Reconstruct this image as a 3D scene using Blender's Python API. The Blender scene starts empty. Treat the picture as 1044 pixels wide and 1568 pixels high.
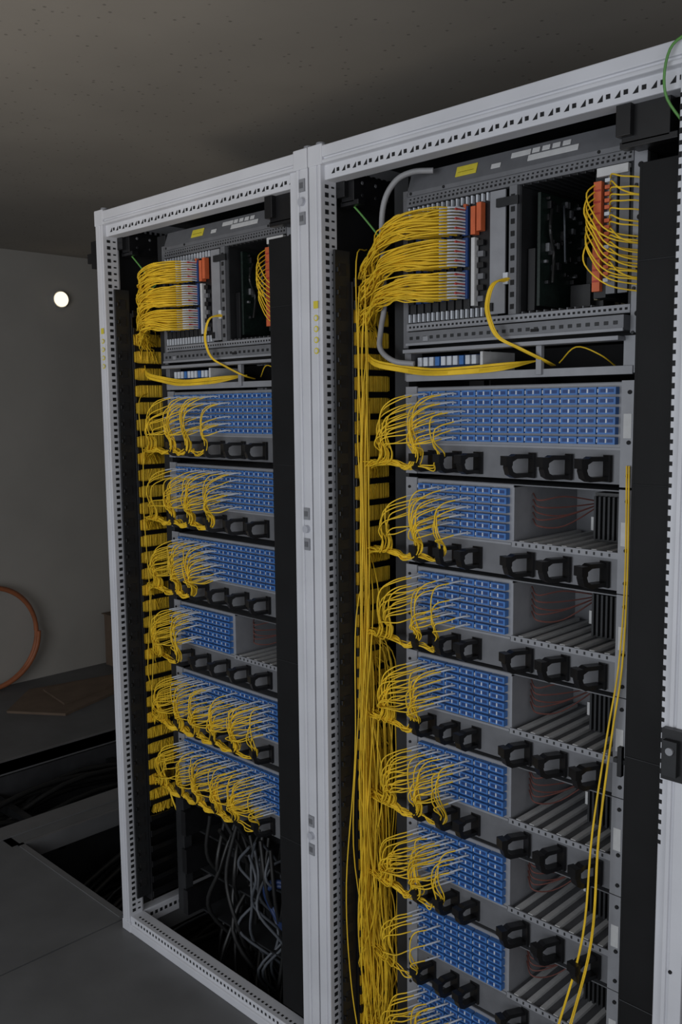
import bpy, bmesh, math, random
from mathutils import Vector, Matrix
random.seed(7)
R=random.uniform
scene=bpy.context.scene
scene.view_settings.view_transform='Standard'
W=.8208; H=2.0; EP=.088; DEP=.60
PH=.107; RP=.0165   # patch field height, adapter row pitch

# ---------------------------------------------------------------- materials
MATS={}
def mat(name,col,rough=.5,metal=0.,var=.12,scale=30.,emit=0.,bump=0.,spec=.5):
    m=bpy.data.materials.new(name); m.use_nodes=True
    nt=m.node_tree; b=nt.nodes['Principled BSDF']
    tc=nt.nodes.new('ShaderNodeTexCoord')
    n=nt.nodes.new('ShaderNodeTexNoise'); n.inputs['Scale'].default_value=scale; n.inputs['Detail'].default_value=4
    nt.links.new(tc.outputs['Object'],n.inputs['Vector'])
    cr=nt.nodes.new('ShaderNodeValToRGB')
    cr.color_ramp.elements[0].position=.3; cr.color_ramp.elements[1].position=.7
    cr.color_ramp.elements[0].color=(*[max(0,c*(1-var)) for c in col],1)
    cr.color_ramp.elements[1].color=(*[min(1,c*(1+var)) for c in col],1)
    nt.links.new(n.outputs['Fac'],cr.inputs['Fac']); nt.links.new(cr.outputs['Color'],b.inputs['Base Color'])
    b.inputs['Roughness'].default_value=rough; b.inputs['Metallic'].default_value=metal
    b.inputs['Specular IOR Level'].default_value=spec
    if emit: 
        b.inputs['Emission Color'].default_value=(*col,1); b.inputs['Emission Strength'].default_value=emit
    if bump:
        bp=nt.nodes.new('ShaderNodeBump'); bp.inputs['Strength'].default_value=bump; bp.inputs['Distance'].default_value=.002
        nt.links.new(n.outputs['Fac'],bp.inputs['Height']); nt.links.new(bp.outputs['Normal'],b.inputs['Normal'])
    MATS[name]=m; return m
mat('white_paint',(.60,.605,.64),.5,0,.06,8)
mat('post_metal',(.52,.53,.58),.38,.25,.05,10)
mat('hole_black',(.006,.006,.007),.8)
mat('sheet_grey',(.16,.163,.175),.5,.3,.08,40)
mat('light_sheet',(.27,.275,.295),.5,.15,.06,40)
mat('dark_steel',(.022,.023,.025),.5,.3,.2,20)
mat('black_plastic',(.007,.007,.008),.38,0,.2,40)
mat('black_panel',(.006,.006,.0065),.65,0,.2,12,spec=.25)
mat('interior',(.006,.006,.007),.8,0,.2,12)
mat('blue_plastic',(.045,.155,.43),.45,0,.12,60)
mat('blue_dark',(.012,.045,.17),.5,0,.12,60)
mat('fiber_yellow',(.83,.54,.028),.55,0,.14,25,spec=.35)
mat('boot_white',(.56,.59,.64),.5,0,.1,60)
mat('orange_plastic',(.58,.12,.04),.5,0,.1,60)
mat('red_boot',(.40,.04,.03),.5)
mat('label_white',(.55,.55,.55),.6,0,.05,90)
mat('label_yellow',(.66,.55,.05),.6,0,.05,90)
mat('pcb_green',(.008,.016,.013),.4,0,.4,120)
mat('pcb_beige',(.20,.17,.10),.5,0,.3,90)
mat('grey_hose_m',(.28,.28,.29),.55)
mat('wire_brown',(.16,.06,.05),.5)
mat('wire_green',(.10,.28,.06),.5)
mat('cable_pale',(.075,.082,.095),.5)
mat('cable_blue',(.012,.03,.10),.5)
mat('cable_black',(.012,.012,.012),.45)
mat('hose_orange',(.42,.14,.06),.5,0,.15,15)
mat('cardboard',(.17,.12,.085),.85,0,.12,12)
mat('floor_tile',(.130,.131,.134),.55,0,.14,6,bump=.05)
mat('floor_edge',(.20,.20,.205),.45,.4,.1,10)
mat('pit',(.03,.03,.033),.8,0,.3,10)
mat('wall_m',(.41,.385,.35),.85,0,.06,3)
mat('lamp_glass',(1.0,.86,.62),.4,0,.0,5,emit=1.4)
mat('lamp_ring',(.5,.5,.5),.4,.4)

# speckled ceiling
m=mat('ceiling_m',(.33,.30,.262),.9,0,.07,2.2)
nt=m.node_tree;b=nt.nodes['Principled BSDF']
tc=nt.nodes.new('ShaderNodeTexCoord');v=nt.nodes.new('ShaderNodeTexVoronoi');v.inputs['Scale'].default_value=30
nt.links.new(tc.outputs['Object'],v.inputs['Vector'])
cr=nt.nodes.new('ShaderNodeValToRGB');cr.color_ramp.elements[0].position=.09;cr.color_ramp.elements[0].color=(.30,.30,.30,1);cr.color_ramp.elements[1].position=.15;cr.color_ramp.elements[1].color=(1,1,1,1)
nt.links.new(v.outputs['Distance'],cr.inputs['Fac'])
mx=nt.nodes.new('ShaderNodeMix');mx.data_type='RGBA';mx.blend_type='MULTIPLY';mx.inputs[0].default_value=.6
src=b.inputs['Base Color'].links[0].from_socket
nt.links.new(src,mx.inputs[6]);nt.links.new(cr.outputs['Color'],mx.inputs[7]);nt.links.new(mx.outputs[2],b.inputs['Base Color'])

# ---------------------------------------------------------------- mesh builder
class MB:
    def __init__(s,name,ox=0,oy=0,oz=0):
        s.name=name;s.v=[];s.f=[];s.mi=[];s.mats=[];s.o=(ox,oy,oz)
    def m(s,n):
        if n not in s.mats: s.mats.append(n)
        return s.mats.index(n)
    def box(s,x0,x1,y0,y1,z0,z1,mt,M=None):
        i=len(s.v);k=s.m(mt)
        for z in(z0,z1):
            for x,y in((x0,y0),(x1,y0),(x1,y1),(x0,y1)):
                p=Vector((x,y,z))
                if M is not None:p=M@p
                s.v.append((p[0]+s.o[0],p[1]+s.o[1],p[2]+s.o[2]))
        for q in((0,3,2,1),(4,5,6,7),(0,1,5,4),(1,2,6,5),(2,3,7,6),(3,0,4,7)):
            s.f.append([i+a for a in q]);s.mi.append(k)
    def prism(s,poly,axis,a,b,mt,M=None):
        i=len(s.v);k=s.m(mt);n=len(poly)
        for t in(a,b):
            for u,w in poly:
                p=[(t,u,w),(u,t,w),(u,w,t)][axis]
                p=Vector(p)
                if M is not None:p=M@p
                s.v.append((p[0]+s.o[0],p[1]+s.o[1],p[2]+s.o[2]))
        s.f.append([i+j for j in range(n)][::-1]);s.mi.append(k)
        s.f.append([i+n+j for j in range(n)]);s.mi.append(k)
        for j in range(n):
            s.f.append([i+j,i+(j+1)%n,i+n+(j+1)%n,i+n+j]);s.mi.append(k)
    def disc(s,c,r,axis,t,mt,n=14):
        poly=[(r*math.cos(2*math.pi*j/n),r*math.sin(2*math.pi*j/n)) for j in range(n)]
        o=[(c[1],c[2]),(c[0],c[2]),(c[0],c[1])][axis]
        s.prism([(u+o[0],w+o[1]) for u,w in poly],axis,c[axis]-t/2,c[axis]+t/2,mt)
    def tube(s,pts,r,mt,n=8):
        k=s.m(mt);base=len(s.v);P=[Vector(p) for p in pts]
        up=Vector((.13,.2,1)).normalized()
        for j,p in enumerate(P):
            t=(P[min(j+1,len(P)-1)]-P[max(j-1,0)]).normalized()
            a=t.cross(up)
            if a.length<1e-3:a=t.cross(Vector((1,0,0)))
            a.normalize();bb=t.cross(a)
            for q in range(n):
                w=2*math.pi*q/n
                c=p+a*math.cos(w)*r+bb*math.sin(w)*r
                s.v.append((c[0]+s.o[0],c[1]+s.o[1],c[2]+s.o[2]))
        for j in range(len(P)-1):
            for q in range(n):
                s.f.append([base+j*n+q,base+j*n+(q+1)%n,base+(j+1)*n+(q+1)%n,base+(j+1)*n+q]);s.mi.append(k)
        s.f.append([base+q for q in range(n)]);s.mi.append(k)
        s.f.append([base+(len(P)-1)*n+q for q in range(n)][::-1]);s.mi.append(k)
    def build(s,parent=None,bevel=0,smooth=False):
        me=bpy.data.meshes.new(s.name);me.from_pydata(s.v,[],s.f)
        for n in s.mats:me.materials.append(MATS[n])
        me.polygons.foreach_set('material_index',s.mi)
        bm=bmesh.new();bm.from_mesh(me);bmesh.ops.recalc_face_normals(bm,faces=bm.faces);bm.to_mesh(me);bm.free()
        if smooth: me.polygons.foreach_set('use_smooth',[True]*len(me.polygons))
        o=bpy.data.objects.new(s.name,me);bpy.context.collection.objects.link(o)
        if bevel:
            md=o.modifiers.new('bevel','BEVEL');md.width=bevel;md.segments=2;md.limit_method='ANGLE'
        if parent:o.parent=parent
        return o
def empty(name):
    o=bpy.data.objects.new(name,None);bpy.context.collection.objects.link(o);o.empty_display_size=.05;return o
def cr_spline(pts,n=6):
    P=[Vector(p) for p in pts];P=[P[0]*2-P[1]]+P+[P[-1]*2-P[-2]]
    out=[]
    for i in range(1,len(P)-2):
        a,b,c,d=P[i-1:i+3]
        for j in range(n):
            t=j/n
            out.append(.5*((2*b)+(c-a)*t+(2*a-5*b+4*c-d)*t*t+(3*b-a-3*c+d)*t**3))
    out.append(P[-2]);return out
class CB:
    def __init__(s,name,mt,r,ox=0,res=1):
        s.c=bpy.data.curves.new(name,'CURVE');s.c.dimensions='3D';s.c.bevel_depth=r;s.c.bevel_resolution=res
        s.c.use_fill_caps=True
        s.c.materials.append(MATS[mt]);s.name=name;s.ox=ox
    def add(s,pts,n=6,rad=1.0):
        q=cr_spline(pts,n) if n>1 else [Vector(p) for p in pts]
        sp=s.c.splines.new('POLY');sp.points.add(len(q)-1)
        for i,p in enumerate(q):
            sp.points[i].co=(p[0]+s.ox,p[1],p[2],1);sp.points[i].radius=rad
        sp.use_smooth=True
    def build(s,parent=None):
        o=bpy.data.objects.new(s.name,s.c);bpy.context.collection.objects.link(o)
        if parent:o.parent=parent
        return o

# ---------------------------------------------------------------- room
XL=-2.49;XR=3.4;YF=-3.2;YB=2.4;ZC=2.325
def slab(name,x0,x1,y0,y1,z0,z1,mt):
    b=MB(name);b.box(x0,x1,y0,y1,z0,z1,mt);return b.build()
slab('ceiling',XL-.1,XR+.1,YF-.1,YB+.1,ZC,ZC+.1,'ceiling_m')
slab('wall_left',XL-.1,XL,YF,YB,-.4,ZC,'wall_m')
slab('wall_back',XL-.1,XR+.1,YB,YB+.1,-.4,ZC,'wall_m')
b=MB('wall_right')
b.box(XR,XR+.1,YF,-2.7,-.4,ZC,'wall_m');b.box(XR,XR+.1,-.7,YB,-.4,ZC,'wall_m');b.box(XR,XR+.1,-2.7,-.7,-.4,.7,'wall_m');b.box(XR,XR+.1,-2.7,-.7,2.0,ZC,'wall_m');b.build()
b=MB('added_window_frame')  # unseen frame, made up to go with the added side fill light
for y in(-2.7,-1.72,-.74): b.box(XR+.02,XR+.08,y,y+.04,.7,2.0,'white_paint')
for z in(.7,1.96): b.box(XR+.02,XR+.08,-2.7,-.7,z,z+.04,'white_paint')
b.build()
b=MB('wall_front')
b.box(XL-.1,-.6,YF-.1,YF,-.4,ZC,'wall_m');b.box(2.9,XR+.1,YF-.1,YF,-.4,ZC,'wall_m');b.box(-.6,2.9,YF-.1,YF,2.15,ZC,'wall_m')
b.build()
fl=MB('floor')
T='floor_tile'
def fs(x0,x1,y0,y1,mt=T,z=0,t=.05): fl.box(x0,x1,y0,y1,z-t,z,mt)
fs(XL,-1.45,YF,YB)
fs(-1.45,-.86,YF,-.9)
fs(-.77,-.70,.0,YB)
fs(-.77,-.04,YF,-.4);fs(-.77,-.04,-.394,.03)
fs(-.034,XR,YF,-.61);fs(-.034,.75,-.604,0.0);fs(.756,XR,-.604,0.0)
fs(-.034,.03,.0,YB);fs(.03,.79,.58,YB);fs(.79,.85,0,YB);fs(.85,1.61,.58,YB);fs(1.61,XR,0,YB)
fs(.03,.79,0,.03);fs(.85,1.61,0,.03)
fs(-.86,-.77,YF,YB,'floor_edge',.004,.06)
fs(-1.47,-1.45,-.9,YB,'floor_edge',.003,.06)
fs(-.70,-.685,.02,YB,'floor_edge',.003,.06)
fs(-.70,-.05,.02,.04,'floor_edge',.003,.06)
fs(-.055,-.034,.03,YB,'floor_edge',.003,.06)
fl.box(XL,XR,YF,YB,-.42,-.40,'pit')
fl.box(-1.45,-1.44,-.9,YB,-.4,-.06,'pit');fl.box(-.87,-.86,-.9,YB,-.4,-.06,'pit')
for y in(.25,.8,1.35): fl.box(-1.45,-.86,y,y+.03,-.16,-.12,'dark_steel')
for y in(.5,1.0): fl.box(-.69,-.05,y,y+.03,-.14,-.11,'dark_steel')
fl.build()
tr=empty('underfloor_cable_run')
c1=CB('black_cables','cable_black',.011);c2=CB('grey_cables','cable_pale',.004)
for i in range(26):
    x=R(-.65,-.1);c1.add([(x,.06,-.33+R(0,.1)),(x+R(-.08,.08),.5,-.3+R(0,.2)),(x+R(-.1,.1),1.0,-.3+R(0,.2)),(x+R(-.1,.1),1.6,-.3)])
for i in range(26):
    x=R(-1.4,-.92);c1.add([(x,-.8,-.33),(x+R(-.1,.1),0,-.3+R(0,.18)),(x+R(-.1,.1),.6,-.28+R(0,.2)),(x+R(-.1,.1),1.5,-.3)])
for i in range(9):
    x=R(-.6,-.15);c2.add([(x,.06,-.25),(x+R(-.15,.15),.4,-.2),(x+R(-.15,.15),.8,-.24),(x,1.5,-.28)])
c1.build(tr);c2.build(tr)

b=MB('round_wall_lamp');b.disc((XL+.012,1.239,2.086),.045,0,.024,'lamp_ring',32);b.disc((XL+.026,1.239,2.086),.040,0,.012,'lamp_glass',32);b.build()
c=CB('orange_conduit_coil','hose_orange',.012,res=3)
pts=[]
for i in range(97):
    a=i/96*4*math.pi;r=.272+.004*math.sin(a*1.7)
    pts.append((XL+.05+.026*i/96+.01*math.sin(a),.715+r*math.cos(a),.287+r*math.sin(a)))
c.add(pts,1);c.build()
b=MB('flattened_cardboard')
b.prism([(-2.30,.86),(-2.20,1.38),(-1.98,1.30),(-1.80,.80),(-2.05,.62)],2,.0,.012,'cardboard')
b.prism([(-2.22,.9),(-2.18,1.30),(-2.02,1.22),(-1.92,.86)],2,.012,.022,'cardboard')
b.build()
b=MB('cardboard_box')
b.box(-2.46,-2.26,1.42,1.72,0,.30,'cardboard');b.box(-2.475,-2.36,1.41,1.73,.30,.304,'cardboard');b.box(-2.35,-2.25,1.41,1.73,.30,.304,'cardboard')
b.box(-2.42,-2.3,1.45,1.6,.304,.325,'black_plastic');b.box(-2.41,-2.40,1.46,1.47,.32,.46,'black_plastic');b.box(-2.33,-2.32,1.57,1.58,.32,.44,'black_plastic')
b.build()

# ---------------------------------------------------------------- rack frame
def rack(rx,name,right):
    E=empty(name)
    f=MB('frame',rx)
    pw=.049 if right else .060
    def post(x0,sx,y0,sy,w=.034):
        pr=[(0,0),(.022,0),(.022,.004),(.026,.004),(.026,.0),(.034,.0)]
        if w>.035: pr+=[(.034,.007),(w,.007),(w,.046),(.034,.046)]
        else: pr+=[(.034,.046)]
        pr+=[(.026,.046),(.026,.054),(0,.054)]
        f.prism([(x0+sx*u,y0+sy*q) for u,q in pr],2,.0,H,'white_paint')
    post(.002,1,0,1);post(W-.002,-1,0,1,pw);post(.002,1,DEP,-1);post(W-.002,-1,DEP,-1)
    for y0,sy in((0,1),(DEP,-1)):
        def rail(z0,sz):
            pr=[(0,0),(0,.022),(.005,.022),(.005,.027),(0,.027),(0,.034),(.012,.036),(.012,.064),(.05,.064),(.05,0)]
            f.prism([(y0+sy*u,z0+sz*w) for u,w in pr],0,.03,W-.03,'white_paint')
        rail(H,-1)
        pr=[(0,0),(0,.022),(.006,.024),(.006,.045),(.05,.045),(.05,0)]
        f.prism([(y0+sy*u,w) for u,w in pr],0,.03,W-.03,'white_paint')
    for x0,sx in((.0,1),(W,-1)):
        for z0,z1 in((H-.062,H-.004),(0,.045)):
            a,b2=sorted((x0+sx*.004,x0+sx*.036))
            f.box(a,b2,.05,DEP-.05,z0,z1,'white_paint')
    for x0 in(.0,W):
        s=1 if x0==0 else -1
        a,b2=sorted((x0+s*.001,x0+s*.042))
        f.box(a,b2,-.002,.05,H-.036,H+.004,'white_paint');f.box(a,b2,-.002,.05,-.0,.03,'white_paint')
        f.disc((x0+s*.018,.02,H+.008),.010,2,.010,'light_sheet')
    f.build(E,bevel=.0022)
    h=MB('perforations',rx)
    z=.06;i=0
    while z<H-.07:
        big=i%2==0
        hh=.0045 if big else .0035
        h.box(.0355,.0367,.012,.022,z-hh,z+hh,'hole_black')
        h.box(.0355,.0367,.030,.038,z-hh*.5,z+hh*.5,'hole_black')
        if right and z>.8: h.box(W-pw-.0015,W-pw+.0035,.0064,.0074,z-hh*.9,z+hh*.9,'hole_black')
        z+=.0165;i+=1
    x=.06;i=0
    while x<W-.05:
        zz=H-.050
        if i%2==0: h.prism([(x-.004,zz-.005),(x+.005,zz-.005),(x+.005,zz+.005)],1,.0112,.0125,'hole_black')
        else: h.prism([(x-.004,zz-.003),(x+.003,zz-.003),(x+.003,zz+.004),(x-.004,zz+.004)],1,.0112,.0125,'hole_black')
        h.box(x-.003,x+.003,.0115-.006,.0125-.006+.0005,.031,.038,'hole_black')
        h.box(x-.003,x+.003,.018,.024,.0448,.0456,'hole_black')
        x+=.0145;i+=1
    y=.07
    while y<DEP-.07:
        h.box(.0355,.0367,y,y+.009,H-.045,H-.035,'hole_black');h.box(.0355,.0367,y,y+.009,.02,.03,'hole_black')
        y+=.0165
    h.build(E)
    s=MB('cladding',rx)
    s.box(.001,.004,.055,DEP-.055,.05,H-.062,'interior')
    s.box(W-.004,W-.001,.055,DEP-.055,.05,H-.062,'interior')
    s.box(.036,W-.036,DEP-.02,DEP-.012,.05,H-.06,'interior')
    s.box(.036,W-.036,.05,DEP-.05,H-.012,H-.006,'dark_steel')
    xc=.709 if right else .680
    s.box(xc,W-pw-.006,.018,.024,.08,1.845,'black_panel')
    s.box(xc-.004,xc+.001,.018,.30,.08,1.845,'black_panel')
    for z in(.5,.92,1.36,1.7): s.box(xc-.002,W-pw-.004,.016,.0185,z,z+.002,'dark_steel')
    if right:
        s.box(xc-.03,xc+.0,.030,.040,.90,.908,'dark_steel');s.box(xc-.02,xc-.012,.024,.034,.88,.93,'black_plastic')
    for x0,x1 in((.150,.186),(.674,.684)):
        s.box(x0,x1,EP+.004,EP+.03,.08,1.93,'dark_steel')
    s.box(.15,.19,.34,.36,.08,1.93,'dark_steel');s.box(.66,.68,.34,.36,.08,1.93,'dark_steel')
    for x0,x1,z0,z1,y0,y1 in((.040,.075,1.895,1.950,.055,.33),(.668,.745,1.880,1.940,.030,.30)):
        s.box(x0,x1,y0,y1,z0,z1,'black_plastic')
        for y in(.08,.12,.16,.2): s.disc((x1,y,(z0+z1)/2+.012),.004,0,.002,'sheet_grey',8);s.disc((x1,y,(z0+z1)/2-.012),.004,0,.002,'dark_steel',8)
        s.box(x0-.003,x1+.012,y0,y0+.02,z0-.006,z0+.004,'black_plastic');s.box(x0-.004,x0+.02,y0-.012,y0+.004,z0+.01,z1+.002,'black_plastic')
    s.build(E,bevel=.0012)
    d=MB('cable_finger_duct',rx)
    d.box(.050,.056,.018,.062,.10,1.80,'dark_steel')
    z=.13
    while z<1.78:
        d.box(.0555,.0575,.030,.050,z,z+.024,'hole_black');d.box(.054,.061,.022,.027,z+.006,z+.016,'black_plastic');z+=.045
    d.box(.010,.016,.064,.190,.08,1.74,'black_plastic')
    d.box(.016,.062,.062,.066,.08,1.74,'black_plastic')
    z=.10
    while z<1.74:
        pr=[(.063,-.0095),(.076,-.0065),(.162,-.0062),(.174,-.0090),(.183,-.006),(.183,.006),(.174,.0090),(.162,.0062),(.076,.0065),(.063,.0095)]
        d.prism([(u,w+z) for u,w in pr],0,.0635,.0685,'black_plastic')
        d.box(.014,.068,.178,.184,z-.005,z+.005,'black_plastic')
        z+=.0455
    d.build(E,bevel=.001)
    k=MB('latch_hardware',rx)
    if not right:
      for z in(.55,1.23,1.90):
        for xx in((W-.03,W-.004),):
            k.box(xx[0]+.006,xx[1]-.004,-.003,.0,z-.045,z-.02,'light_sheet');k.box(xx[0]+.006,xx[1]-.004,-.003,.0,z+.02,z+.045,'light_sheet')
            k.box(xx[0]+.008,xx[1]-.008,-.004,-.001,z-.038,z-.027,'sheet_grey');k.box(xx[0]+.008,xx[1]-.008,-.004,-.001,z+.027,z+.038,'sheet_grey')
            k.disc((xx[0]+.014,-.004,z),.008,1,.008,'post_metal')
    for i in range(4):
        k.disc((.019,-.0006,1.60+.022*i),.0065,1,.0012,'label_yellow')
        k.disc((.019,-.0012,1.60+.022*i),.004,1,.0012,'white_paint')
    k.box(.012,.025,-.001,.0,1.685,1.70,'label_yellow')
    if right:
        k.box(W-.040,W-.006,-.012,.0,.915,.995,'black_plastic');k.box(W-.034,W-.012,-.022,-.012,.925,.98,'dark_steel')
        k.disc((W-.022,-.023,.965),.006,1,.006,'light_sheet');k.disc((W-.02,-.001,.60),.003,1,.002,'hole_black')
    k.build(E)
    g=CB('ground_wires','wire_green',.0022,rx)
    g.add([(.05,.07,1.90),(.075,.08,1.87),(.10,.10,1.83),(.085,.13,1.82),(.05,.12,1.80)])
    if right:
        g.add([(W-.03,.005,2.01),(W-.06,-.01,1.985),(W-.07,.0,1.93),(W-.045,.02,1.88),(W-.03,.03,1.84)])
    g.build(E)
    return E

# ---------------------------------------------------------------- shelves
def ring(b,x,z,ang=0,s=1.0):
    M=Matrix.Translation((x,EP,z))@Matrix.Rotation(math.radians(ang),4,'Z')@Matrix.Scale(s,4)
    o=[(0,.019),(-.038,.020),(-.052,.012),(-.055,-.004),(-.051,-.017),(-.040,-.023),(0,-.022)]
    i=[(0,.012),(-.035,.012),(-.044,.007),(-.046,-.003),(-.043,-.011),(-.036,-.015),(0,-.015)]
    for j in range(6):
        b.prism([o[j],o[j+1],i[j+1],i[j]],0,-.0085,.0085,'black_plastic',M)
    b.box(-.013,.013,-.004,0,-.024,.022,'black_plastic',M)
    b.box(-.011,.011,-.059,-.046,.000,.017,'black_plastic',M)
def patch_panel(rx,zt,xe,bay,k):
    b=MB('fiber_patch_panel',rx)
    zb=zt-PH
    y0=EP
    b.box(.186,.214,y0-.004,y0,zb-.060,zt+.004,'light_sheet')
    b.box(.650,.674,y0-.004,y0,zb-.064,zt+.004,'light_sheet')
    for z in(zt-.015,zb+.01,zb-.045):
        b.disc((.196,y0-.005,z),.003,1,.003,'hole_black',8);b.disc((.665,y0-.005,z),.0035,1,.003,'hole_black',8)
    b.box(.655,.669,y0-.0048,y0-.004,zt-.09,zt-.05,'label_white')
    b.box(.214,xe+.006,y0,y0+.002,zb,zt,'light_sheet')
    b.box(.214,.65,y0,y0+.18,zt,zt+.002,'sheet_grey')
    b.box(.214,.650,y0-.001,y0+.001,zb-.060,zb-.002,'sheet_grey')
    n=int(round((xe-.222)/.0353))
    for c in range(n):
        xc=.222+.0353*(c+.5)
        for r in range(6):
            z=zt-.012-RP*r
            b.box(xc-.0160,xc+.0160,y0-.012,y0,z-.0060,z+.0060,'blue_plastic')
            b.box(xc-.0120,xc-.0025,y0-.0126,y0-.011,z-.0028,z+.0028,'blue_dark')
            b.box(xc+.0025,xc+.0120,y0-.0126,y0-.011,z-.0028,z+.0028,'blue_dark')
            b.box(xc-.0013,xc+.0013,y0-.0130,y0-.011,z-.0034,z+.0034,'boot_white')
            b.box(xc-.0165,xc-.0148,y0-.0135,y0-.011,z-.003,z+.003,'boot_white')
    b.box(.214,xe+.004,y0-.003,y0,zb-.003,zb+.001,'light_sheet')
    if bay:
        xs=xe+.006
        b.box(xs,.65,y0-.002,y0+.22,zb-.002,zb,'sheet_grey')
        b.box(xs,xs+.002,y0,y0+.22,zb,zt-.004,'light_sheet')
        b.box(.648,.65,y0,y0+.22,zb,zt-.004,'sheet_grey')
        b.box(xs,.65,y0+.22,y0+.222,zb,zt,'light_sheet')
        nr=max(2,int((.65-xs)/.029))
        for i in range(nr):
            x=xs+.014+i*.029
            b.box(x,x+.010,y0,y0+.20,zb,zb+.006,'label_white')
        b.box(xs,.65,y0-.004,y0-.001,zb-.006,zb+.005,'light_sheet')
        for i in range(14): b.box(xs+.008+i*(.64-xs)/14,xs+.011+i*(.64-xs)/14,y0-.005,y0-.0035,zb-.003,zb+.002,'dark_steel')
        if .65-xs>.15:
            b.box(.560,.640,y0+.08,y0+.21,zb+.008,zt-.012,'black_plastic')
            for i in range(8): b.box(.563+i*.009,.567+i*.009,y0+.07,y0+.08,zb+.012,zt-.018,'dark_steel')
            b.box(.53,.557,y0+.12,y0+.14,zb+.02,zb+.045,'label_white')
            b.box(xs+.07,.57,y0+.19,y0+.22,zb+.04,zt-.03,'interior')
        for i in range(5):
            z=zb+.03+.012*i
            b.tube(cr_spline([(xs+.003,y0+.06,z+.01),(xs+.03,y0+.04,z),(xs+.06,y0+.08,z+.006*math.sin(i*2)),(xs+.10,y0+.15,zb+.07)],5),.0014,'wire_brown',5)
    zr=zb-.033
    if rx>0.1:
        for i,x in enumerate((.252,.312,.362)): ring(b,x,zr,-12,.9)
        for i,x in enumerate((.478,.552,.625)): ring(b,x,zr,-22+R(-5,5),.98)
    else:
        for i,x in enumerate((.26,.33,.41,.49,.57)): ring(b,x,zr,-18,.92)
    b.build()
    return zr

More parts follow.
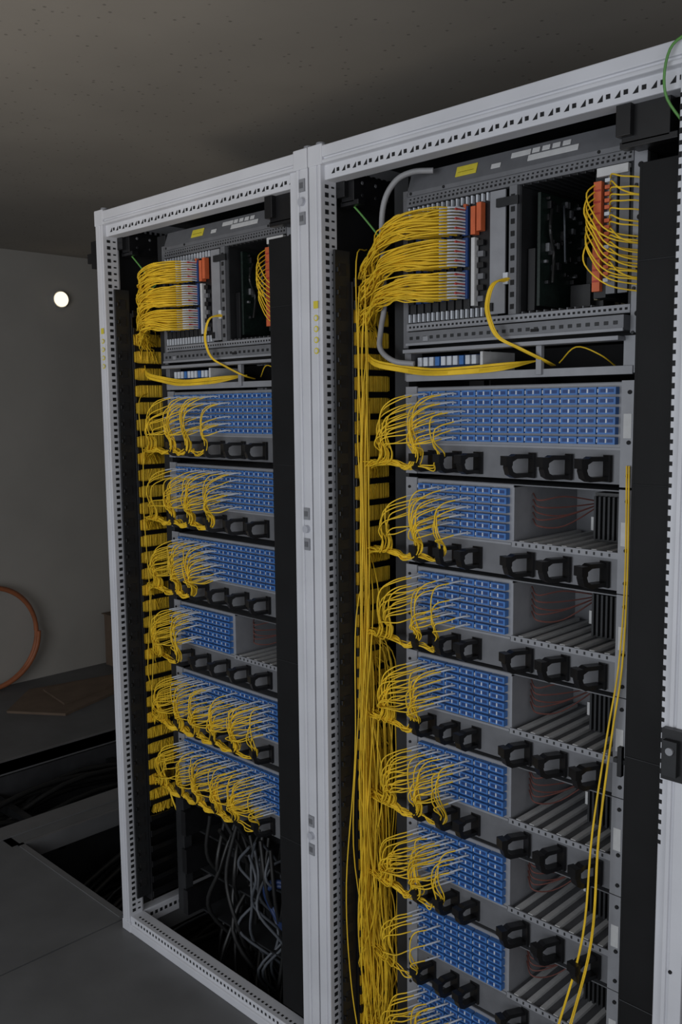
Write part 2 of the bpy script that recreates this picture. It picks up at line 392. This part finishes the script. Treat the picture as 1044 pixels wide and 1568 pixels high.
def fibers(rx,panels,ringsx):
    E=empty('yellow_fiber_cables')
    Y=CB('fibers','fiber_yellow',.00135,rx)
    Bt=CB('connector_boots','boot_white',.0019,rx)
    for (zt,cols,dens) in panels:
        zb=zt-PH;zr=zb-.033
        for c in range(int(math.ceil(cols))):
            xc=.222+.0353*(c+.5)
            dd=dens*(1 if c<cols-1 else .5)
            dd*=R(.75,1.2)
            gdy=R(0,.010);gx=R(-.008,.008)
            for r in range(6):
                z=zt-.012-RP*r
                for sd in(-1,1):
                    if random.random()>dd:continue
                    x=xc+sd*.007
                    dy=R(0,.010)+gdy;dx=R(0,.006)
                    e1=(x-.012-dx*.5,EP-.036-dy*.6,z-.002);e2=(x-.028-dx,EP-.048-dy,z-.008-R(0,.003))
                    Bt.add([(x,EP-.010,z),(x-.004,EP-.024,z+.001),e1],3)
                    rc=[q for q in ringsx if q<=x-.020] or [ringsx[0]]
                    xr=rc[-1]+(R(-.030,.006) if rc[-1]<.2 else gx+R(-.008,.008))
                    yr=EP-.040-R(0,.014)
                    pts=[e1,e2]
                    L=z-zr;dxx=e2[0]-xr
                    # smooth quarter-arc: left first, then straight down into the clip
                    f1=.62+R(-.05,.05);f2=.90+R(-.03,.05)
                    pts.append((e2[0]-dxx*f1-.004,EP-.054-dy,z-.20*L-.004))
                    if L>.05: pts.append((e2[0]-dxx*f2-.004,EP-.054-dy*.7,z-.52*L))
                    pts.append((xr,yr,zr+.018+R(-.004,.004)))
                    rest=[q for q in ringsx if q<rc[-1]-.02]
                    pts.append((xr-.014,yr+.006,zr-.004+R(-.006,.004)))
                    for q in reversed(rest):
                        pts.append((q+.028,EP-.032-R(0,.016),zr-.012+R(-.006,.005)))
                        pts.append((q,EP-.030-R(0,.014),zr-.006+R(-.006,.006)))
                    pts+=[(.115+R(-.008,.008),.070+R(-.012,.012),zr-.008+R(-.008,.006)),(.062+R(-.004,.008),.110+R(-.03,.03),zr-.028+R(-.02,.01)),(.052+R(-.01,.010),.12+R(-.04,.04),zr-.13)]
                    Y.add(pts,4)
    Rb=CB('red_boots','red_boot',.0024,rx)
    for c in range(3,8):
        x=.205+.0185*c
        for g,(zc,ze) in enumerate(((1.822,1.790),(1.764,1.738),(1.706,1.690))):
            for r in range(9):
                z=zc+.022-.0056*r
                if c==7:
                    Bt.add([(x,EP-.010,z),(x-.003,EP-.028,z),(x-.012,EP-.045,z-.001),(x-.026,EP-.053,z-.002)],2,1.0)
                    if r%3==0: Rb.add([(x-.001,EP-.010,z-.003),(x-.004,EP-.034,z-.003)],1)
                t=(c-3)/4.
                yy=EP-.050-.010*t-R(0,.016)
                zt2=ze+(z-zc)*.45
                sg=R(-.006,.012)
                pts=[(x,EP-.010,z),(x-.012,EP-.044,z-.001),(x-.028,yy,z-.002),
                     (.5*(x+.17),yy-.010,.70*z+.30*zt2+.004+sg*.5+R(-.003,.003)),
                     (.178+R(-.012,.012),yy+.0,.30*z+.70*zt2+.006*t+sg),
                     (.128+R(-.010,.010),.060+R(-.014,.014),zt2-.002+R(-.008,.006)),
                     (.085+R(-.010,.008),.085+R(-.018,.018),zt2-.022+R(-.010,.010)),
                     (.062+R(-.004,.006),.108+R(-.03,.03),ze-.050+R(-.014,.014)),(.050+R(-.008,.010),.12+R(-.04,.045),ze-.13)]
                Y.add(pts,4,1.05)
    zend=.10 if rx>.1 else .42
    for i in range(120):
        u=(i%48)/47.;y=.0685+.106*u;xx=(.0600,.0565,.053)[min(2,i//48)]
        z=1.69-.01*(i%3)
        pts=[];zz=z
        while zz>zend:
            pts.append((xx+R(-.0012,.0012),min(.1755,max(.068,y+R(-.002,.002))),zz));zz-=R(.10,.16)
        pts.append((xx,y,zend-R(0,.06)))
        Y.add(pts,3,1.08)
    nl=34 if rx>.1 else 2
    for i in range(nl):
        z=R(1.45,1.78) if i%2 else R(.8,1.35);y=R(.062,.092);xx=R(.072,.090);z2=R(.08,.6) if rx>.1 else R(.7,.9)
        z2=min(z2,z-.35)
        pts=[(.058,.11,z+.03)]
        zz=z
        while zz>z2:
            pts.append((xx+R(-.002,.006),y+R(-.006,.006),zz));zz-=R(.12,.22)
        pts.append((.055,.12,z2-.03));Y.add(pts,5)
    if rx>.1:
        for i in range(84):
            z=R(.22,.98);y=R(.055,.155);z2=z-R(.3,.6)
            if z2<.04:z2=.04
            a=R(.074,.125)*(1.0 if z>.6 else 1.08)
            Y.add([(.058,.12,z+.05),(a*.85,y,z),(a+R(-.01,.012),y+R(-.016,.01),z*.66+z2*.34),(a+R(-.012,.01),y+R(-.016,.01),z*.33+z2*.67),(.07,y,z2),(.052,.12,z2-.05)],5)
        for i in range(7):   # cords falling free to the floor
            y=R(.015,.06);xx=R(.07,.11);z=R(.9,1.5)
            Y.add([(.06,.11,z),(xx,y+.03,z-.12),(xx+R(-.01,.015),y+.01,z*.65),(xx+R(-.015,.02),y,z*.4),(xx+R(-.01,.03),y+R(0,.02),z*.2),(xx+.02,y+.02,.05)],6)
    for i in range(16):
        z=1.845-.0105*i
        o1=R(-.012,.006)
        Y.add([(.622,EP-.004,z),(.635,EP-.025,z+.004),(.655,EP-.03,z-.004+o1),(.684,EP-.02,z-.01+o1*1.5),(.72,EP+.03,z-.02)],4)
        if i<9: Y.add([(.600,EP-.004,z),(.594,EP-.03,z-.02),(.606+o1,EP-.035,z-.05),(.635,EP-.03,z-.085),(.69,EP-.01,z-.10)],4)
    for i in range(8):
        o=R(-.004,.004)
        Y.add([(.432+o,EP-.004,1.705+i*.001),(.418+o,EP-.035,1.700),(.411+o,EP-.045,1.665),(.420+o,EP-.05,1.635),(.435+o,EP-.045,1.605),(.470+o,EP-.035,1.585),(.505+o,EP-.01,1.563),(.50+o,EP+.03,1.555)],5)
    for i in range(14):
        o=R(-.007,.007)
        Y.add([(.06,.10,1.60+o),(.11,.075,1.575+o),(.175,EP-.012,1.562+o),(.25,EP-.010+o,1.552+o),(.33,EP-.008,1.552+o),(.42,EP-.004+o,1.556+o),(.46,EP+.04,1.565)],4)
    Y.add([(.5,EP+.05,1.56),(.545,EP+.03,1.585),(.59,EP+.03,1.57),(.60,EP+.07,1.55)],5)
    if rx>.1:
        for i in range(4):
            o=R(-.006,.006)
            Y.add([(.668+o,EP-.008,1.385),(.672+o,EP-.012,1.20),(.668+o*1.5,EP-.015,1.05),(.655+o*2,EP-.02,.93),(.640+o*3,EP-.03,.75),(.635+o*4,EP-.04,.56),(.600+o*5,EP-.05,.38),(.56+o*6,EP-.06,.20),(.55,EP-.03,.05)],6)
    else:
        for i in range(4):
            o=R(-.01,.01)
            Y.add([(.06,.12,.50),(.10+o,.11,.40),(.14+o,.13,.28),(.12+o,.16,.12)],5)
    Y.build(E);Bt.build(E);Rb.build(E)
    return E

def chassis(rx):
    b=MB('line_card_chassis',rx)
    b.prism([(EP-.004,1.888),(EP-.004,1.896),(EP+.010,1.934),(EP+.30,1.940),(EP+.30,1.888)],0,.190,.662,'sheet_grey')
    nrm=Matrix.Translation((0,EP+.003,1.915))@Matrix.Rotation(math.radians(-20),4,'X')
    def lab(x0,x1,z0,z1,mt): b.box(x0,x1,-.0022,-.0005,z0,z1,mt,nrm)
    lab(.305,.352,-.010,.010,'label_yellow');lab(.310,.347,-.003,-.001,'black_plastic');lab(.312,.345,.003,.004,'black_plastic')
    lab(.385,.405,-.010,-.001,'label_white');lab(.425,.465,.002,.012,'label_white');lab(.462,.560,-.011,.000,'label_white')
    for i in range(4): lab(.468+.020*i,.483+.020*i,.003,.012,'label_white')
    for x in(.20,.28,.60,.65): b.disc((x,EP-.004,1.893),.003,1,.003,'hole_black',8)
    b.box(.662,.684,EP-.004,EP,1.60,1.92,'light_sheet');b.box(.180,.192,EP-.004,EP,1.60,1.90,'sheet_grey')
    for z in(1.63,1.70,1.78,1.86): b.disc((.674,EP-.005,z),.0045,1,.003,'hole_black',10);b.disc((.667,EP-.005,z-.03),.003,1,.003,'dark_steel',8)
    b.box(.190,.662,EP-.006,EP+.01,1.868,1.887,'sheet_grey');b.box(.190,.662,EP-.006,EP+.01,1.632,1.646,'light_sheet')
    x=.197
    while x<.655:
        b.box(x,x+.005,EP-.0066,EP-.0055,1.873,1.877,'hole_black');b.box(x+.002,x+.006,EP-.0066,EP-.0055,1.880,1.883,'hole_black')
        b.box(x,x+.005,EP-.0066,EP-.0055,1.637,1.641,'hole_black');x+=.0095
    b.box(.190,.40,EP+.002,EP+.004,1.646,1.868,'black_plastic')
    x=.195
    while x<.38:
        b.box(x,x+.0035,EP-.006,EP+.004,1.852,1.866,'boot_white');b.box(x,x+.0035,EP-.006,EP+.004,1.648,1.664,'boot_white');x+=.0115
    for c in range(8):
        xc=.205+.0185*c
        b.box(xc-.007,xc+.007,EP-.004,EP+.003,1.664,1.850,'dark_steel')
        for g in(1.822,1.766,1.708): b.box(xc-.006,xc+.006,EP-.010,EP-.003,g-.026,g+.026,'blue_dark' if c%3 else 'dark_steel')
        b.box(xc-.003,xc+.003,EP-.012,EP-.003,1.842,1.852,'orange_plastic' if c==7 else 'boot_white')
    b.box(.350,.360,EP-.014,EP,1.795,1.845,'orange_plastic');b.box(.363,.373,EP-.014,EP,1.800,1.850,'orange_plastic');b.box(.350,.358,EP-.012,EP,1.668,1.79,'label_white')
    for i in range(6): b.box(.361,.374,EP-.008,EP,1.675+.02*i,1.685+.02*i,'black_plastic' if i%2 else 'sheet_grey')
    b.box(.386,.419,EP-.004,EP,1.650,1.866,'light_sheet');b.box(.389,.395,EP-.010,EP-.003,1.655,1.670,'black_plastic')
    b.box(.431,.447,EP-.010,EP+.004,1.646,1.868,'sheet_grey')
    for i in range(10): b.box(.435,.443,EP-.0112,EP-.0095,1.655+.021*i,1.664+.021*i,'hole_black')
    b.box(.404,.450,EP-.012,EP-.006,1.835,1.850,'dark_steel');b.box(.420,.430,EP-.012,EP-.004,1.70,1.72,'boot_white')
    b.box(.190,.662,EP+.01,EP+.28,1.868,1.872,'dark_steel');b.box(.190,.662,EP+.01,EP+.28,1.640,1.646,'dark_steel')
    b.box(.655,.662,EP,EP+.28,1.64,1.87,'dark_steel');b.box(.447,.450,EP,EP+.28,1.64,1.87,'dark_steel');b.box(.19,.662,EP+.28,EP+.285,1.64,1.87,'interior')
    b.box(.470,.476,EP+.02,EP+.27,1.66,1.855,'pcb_green')
    b.box(.455,.469,EP+.015,EP+.26,1.652,1.76,'black_plastic')
    rr=random.Random(3)
    for i in range(80):
        y=EP+.03+rr.random()*.22;z=1.68+rr.random()*.165;s=.003+rr.random()*.009
        b.box(.476,.479+rr.random()*.006,y,y+s,z,z+s*(.5+rr.random()),rr.choice(['black_plastic','dark_steel','dark_steel','black_plastic','sheet_grey']))
    b.tube(cr_spline([(.48,EP+.05,1.83),(.49,EP+.03,1.79),(.485,EP+.05,1.75),(.49,EP+.04,1.70)],6),.003,'cable_black',6)
    b.tube(cr_spline([(.48,EP+.09,1.84),(.50,EP+.06,1.80),(.49,EP+.08,1.74)],6),.002,'cable_pale',6)
    b.box(.535,.60,EP+.21,EP+.215,1.655,1.86,'pcb_green')
    for i in range(5): b.box(.535+.012*i,.543+.012*i,EP+.18,EP+.21,1.665,1.735,'pcb_beige');b.box(.535+.012*i,.543+.012*i,EP+.19,EP+.21,1.78,1.83,'dark_steel')
    b.box(.49,.53,EP+.10,EP+.22,1.66,1.70,'black_plastic');b.box(.51,.545,EP+.12,EP+.13,1.66,1.75,'black_plastic')
    for i in range(4): b.box(.560+.009*i,.567+.009*i,EP+.06,EP+.075,1.665,1.735,'pcb_beige')
    for i in range(10): b.box(.455+i*.015,.457+i*.015,EP-.004,EP+.2,1.646,1.650,'sheet_grey');b.box(.455+i*.015,.457+i*.015,EP-.004,EP+.2,1.864,1.868,'dark_steel')
    b.box(.594,.616,EP-.002,EP+.25,1.66,1.86,'dark_steel')
    b.box(.596,.610,EP-.012,EP-.001,1.670,1.845,'orange_plastic')
    for i in range(9): b.box(.597,.609,EP-.0126,EP-.0115,1.685+.018*i,1.688+.018*i,'red_boot')
    b.box(.618,.634,EP-.006,EP,1.665,1.86,'sheet_grey');b.box(.638,.655,EP-.004,EP,1.665,1.86,'sheet_grey')
    for i in range(16): b.box(.617,.626,EP-.014,EP-.005,1.841-.0105*i,1.847-.0105*i,'orange_plastic' if i%5 else 'boot_white')
    b.box(.60,.655,EP-.010,EP,1.852,1.866,'label_white')
    b.box(.206,.662,EP-.026,EP+.26,1.604,1.628,'sheet_grey')
    b.box(.206,.662,EP-.028,EP-.024,1.602,1.607,'light_sheet')
    x=.215
    while x<.65: b.box(x,x+.008,EP-.0268,EP-.0255,1.613,1.619,'dark_steel');x+=.0165
    b.box(.25,.262,EP-.029,EP-.025,1.609,1.618,'light_sheet');b.box(.49,.505,EP-.029,EP-.025,1.611,1.616,'hole_black')
    b.build(bevel=.0006)
    t=MB('fiber_slack_tray',rx)
    t.box(.200,.655,EP-.030,EP+.0,1.588,1.595,'light_sheet');t.box(.19,.67,EP-.006,EP+.20,1.538,1.543,'light_sheet');t.box(.19,.67,EP-.008,EP-.003,1.534,1.548,'light_sheet')
    t.box(.19,.66,EP+.18,EP+.19,1.54,1.596,'interior');t.box(.652,.684,EP-.005,EP+.02,1.536,1.596,'light_sheet');t.box(.184,.20,EP-.005,EP+.03,1.536,1.596,'sheet_grey')
    t.box(.492,.503,EP-.014,EP-.004,1.538,1.590,'light_sheet')
    t.box(.21,.365,EP+.02,EP+.04,1.545,1.582,'blue_dark')
    for i in range(10): t.box(.213+i*.0145,.223+i*.0145,EP+.0,EP+.02,1.563,1.580,'boot_white' if i%4!=3 else 'blue_plastic')
    t.box(.366,.372,EP-.004,EP+.1,1.545,1.585,'label_white')
    t.build(bevel=.0006)
    if rx>.1:
        h=CB('grey_corrugated_hose','grey_hose_m',.0055,rx,3)
        h.add([(.26,EP-.01,1.925),(.225,EP-.03,1.925),(.195,EP-.045,1.91),(.170,EP-.05,1.87),(.150,.055,1.80),(.130,.085,1.70),(.128,.075,1.64),(.140,.06,1.60),(.175,.06,1.575),(.215,.075,1.568)],8)
        h.build()

E1=rack(0,'equipment_rack',False)
E2=rack(W,'equipment_rack',True)
chassis(0);chassis(W)
PZ=[1.520]+[1.341-.1768*k for k in range(7)]
for k,zt in enumerate(PZ): patch_panel(W,zt,.646 if k==0 else .434,k>0,k)
fibers(W,[(PZ[0],4,.78),(PZ[1],4,.60),(PZ[2],4,.65),(PZ[3],3,.9),(PZ[4],4,.95),(PZ[5],4,.9),(PZ[6],2,.6),(PZ[7],4,.75)],[.186,.252,.312,.362])
LZ=[1.526-.184*k for k in range(6)]
for k,zt in enumerate(LZ): patch_panel(0,zt,(.646,.646,.611,.434,.646,.646)[k],k in(2,3),k)
fibers(0,[(LZ[0],7,.60),(LZ[1],9,.60),(LZ[2],6,.8),(LZ[3],3,.85),(LZ[4],11,.72),(LZ[5],11,.8)],[.186,.26,.33,.41,.49,.57])

b=MB('rack_blanking_shelves',0)
for z in(.11,.23,.34):
    b.box(.20,.66,EP+.15,EP+.16,z-.03,z+.05,'dark_steel');b.box(.18,.67,EP+.05,EP+.16,z-.035,z-.03,'dark_steel')
    b.box(.18,.20,EP+.0,EP+.16,z-.03,z+.04,'black_plastic');b.box(.655,.672,EP+.0,EP+.16,z-.03,z+.04,'black_plastic')
b.build()
E=empty('loose_power_cables')
a=CB('pale_cables','cable_pale',.0040);bb=CB('black_cables','cable_black',.006);cc=CB('blue_cable','cable_blue',.007)
for i in range(8):
    x=R(.44,.54)
    a.add([(x,R(.10,.16),.36+R(-.04,.02)),(x+R(-.05,.05),R(.08,.18),.30),(x+R(-.07,.05),R(.08,.2),.22),(x+R(-.06,.08),R(.08,.2),.12),(x+R(-.08,.08),R(.1,.25),.0),(x+R(-.05,.05),.3,-.2)],6)
for i in range(24):
    x=R(.25,.62)
    bb.add([(x,R(.1,.2),.40+R(-.04,.02)),(x+R(-.05,.05),R(.08,.2),.25),(x+R(-.09,.05),R(.1,.25),.1),(x+R(-.1,.1),R(.1,.3),-.1),(x,.3,-.3)],6)
for r in(.05,.06):
    cc.add([(.56+r*math.cos(t*.5),.12+.01*math.sin(t),.24+r*math.sin(t*.5)) for t in range(14)],4)
a.build(E);bb.build(E);cc.build(E)

b=MB('side_door_handle');b.box(-.030,.0,.004,.016,1.86,1.93,'black_plastic');b.box(-.05,-.030,.004,.012,1.875,1.90,'black_plastic');o=b.build();o.parent=E1

# ---------------------------------------------------------------- lights
def area(name,loc,rot,sx,sy,power,col,spread=180):
    l=bpy.data.lights.new(name,'AREA');l.shape='RECTANGLE';l.size=sx;l.size_y=sy;l.energy=power;l.color=col;l.spread=math.radians(spread)
    o=bpy.data.objects.new(name,l);bpy.context.collection.objects.link(o);o.location=loc;o.rotation_euler=[math.radians(r) for r in rot];return o
area('doorway_daylight',(1.2,YF+.02,1.2),(90,0,0),3.2,1.7,48,(.90,.945,1.0))
area('side_fill_light',(XR-.01,-1.7,1.35),(90,0,90),1.9,1.25,14,(.94,.96,1.0))  # added fill so the racks' right-facing sides get light; its window is invented
l=bpy.data.lights.new('sunlit_ground_bounce','SPOT');l.energy=125;l.color=(1,.91,.78);l.spot_size=math.radians(42);l.spot_blend=1.0;l.shadow_soft_size=.35
o=bpy.data.objects.new('sunlit_ground_bounce',l);bpy.context.collection.objects.link(o);o.location=(1.2,-3.0,.25)
d=Vector((.15,-.55,ZC))-Vector(o.location);o.rotation_euler=d.to_track_quat('-Z','Y').to_euler()
w=bpy.data.worlds.new('World');scene.world=w;w.use_nodes=True
w.node_tree.nodes['Background'].inputs[0].default_value=(.62,.64,.70,1);w.node_tree.nodes['Background'].inputs[1].default_value=.22

# ---------------------------------------------------------------- camera
cx,cy,cz,yaw,pitch,roll,f=[2.204,-1.3089,1.4864,.7817,.1149,-.0106,1445.807]
F=Vector((-math.sin(yaw)*math.cos(pitch),math.cos(yaw)*math.cos(pitch),-math.sin(pitch)))
Rv=Vector((math.cos(yaw),math.sin(yaw),0));U=Rv.cross(F)
R2=Rv*math.cos(roll)+U*math.sin(roll);U2=-Rv*math.sin(roll)+U*math.cos(roll)
cam=bpy.data.cameras.new('camera');co=bpy.data.objects.new('camera',cam);bpy.context.collection.objects.link(co)
M=Matrix((R2,U2,-F)).transposed().to_4x4();M.translation=(cx,cy,cz);co.matrix_world=M
cam.sensor_fit='HORIZONTAL';cam.sensor_width=36;cam.lens=f/1080*36;cam.clip_start=.02
scene.camera=co
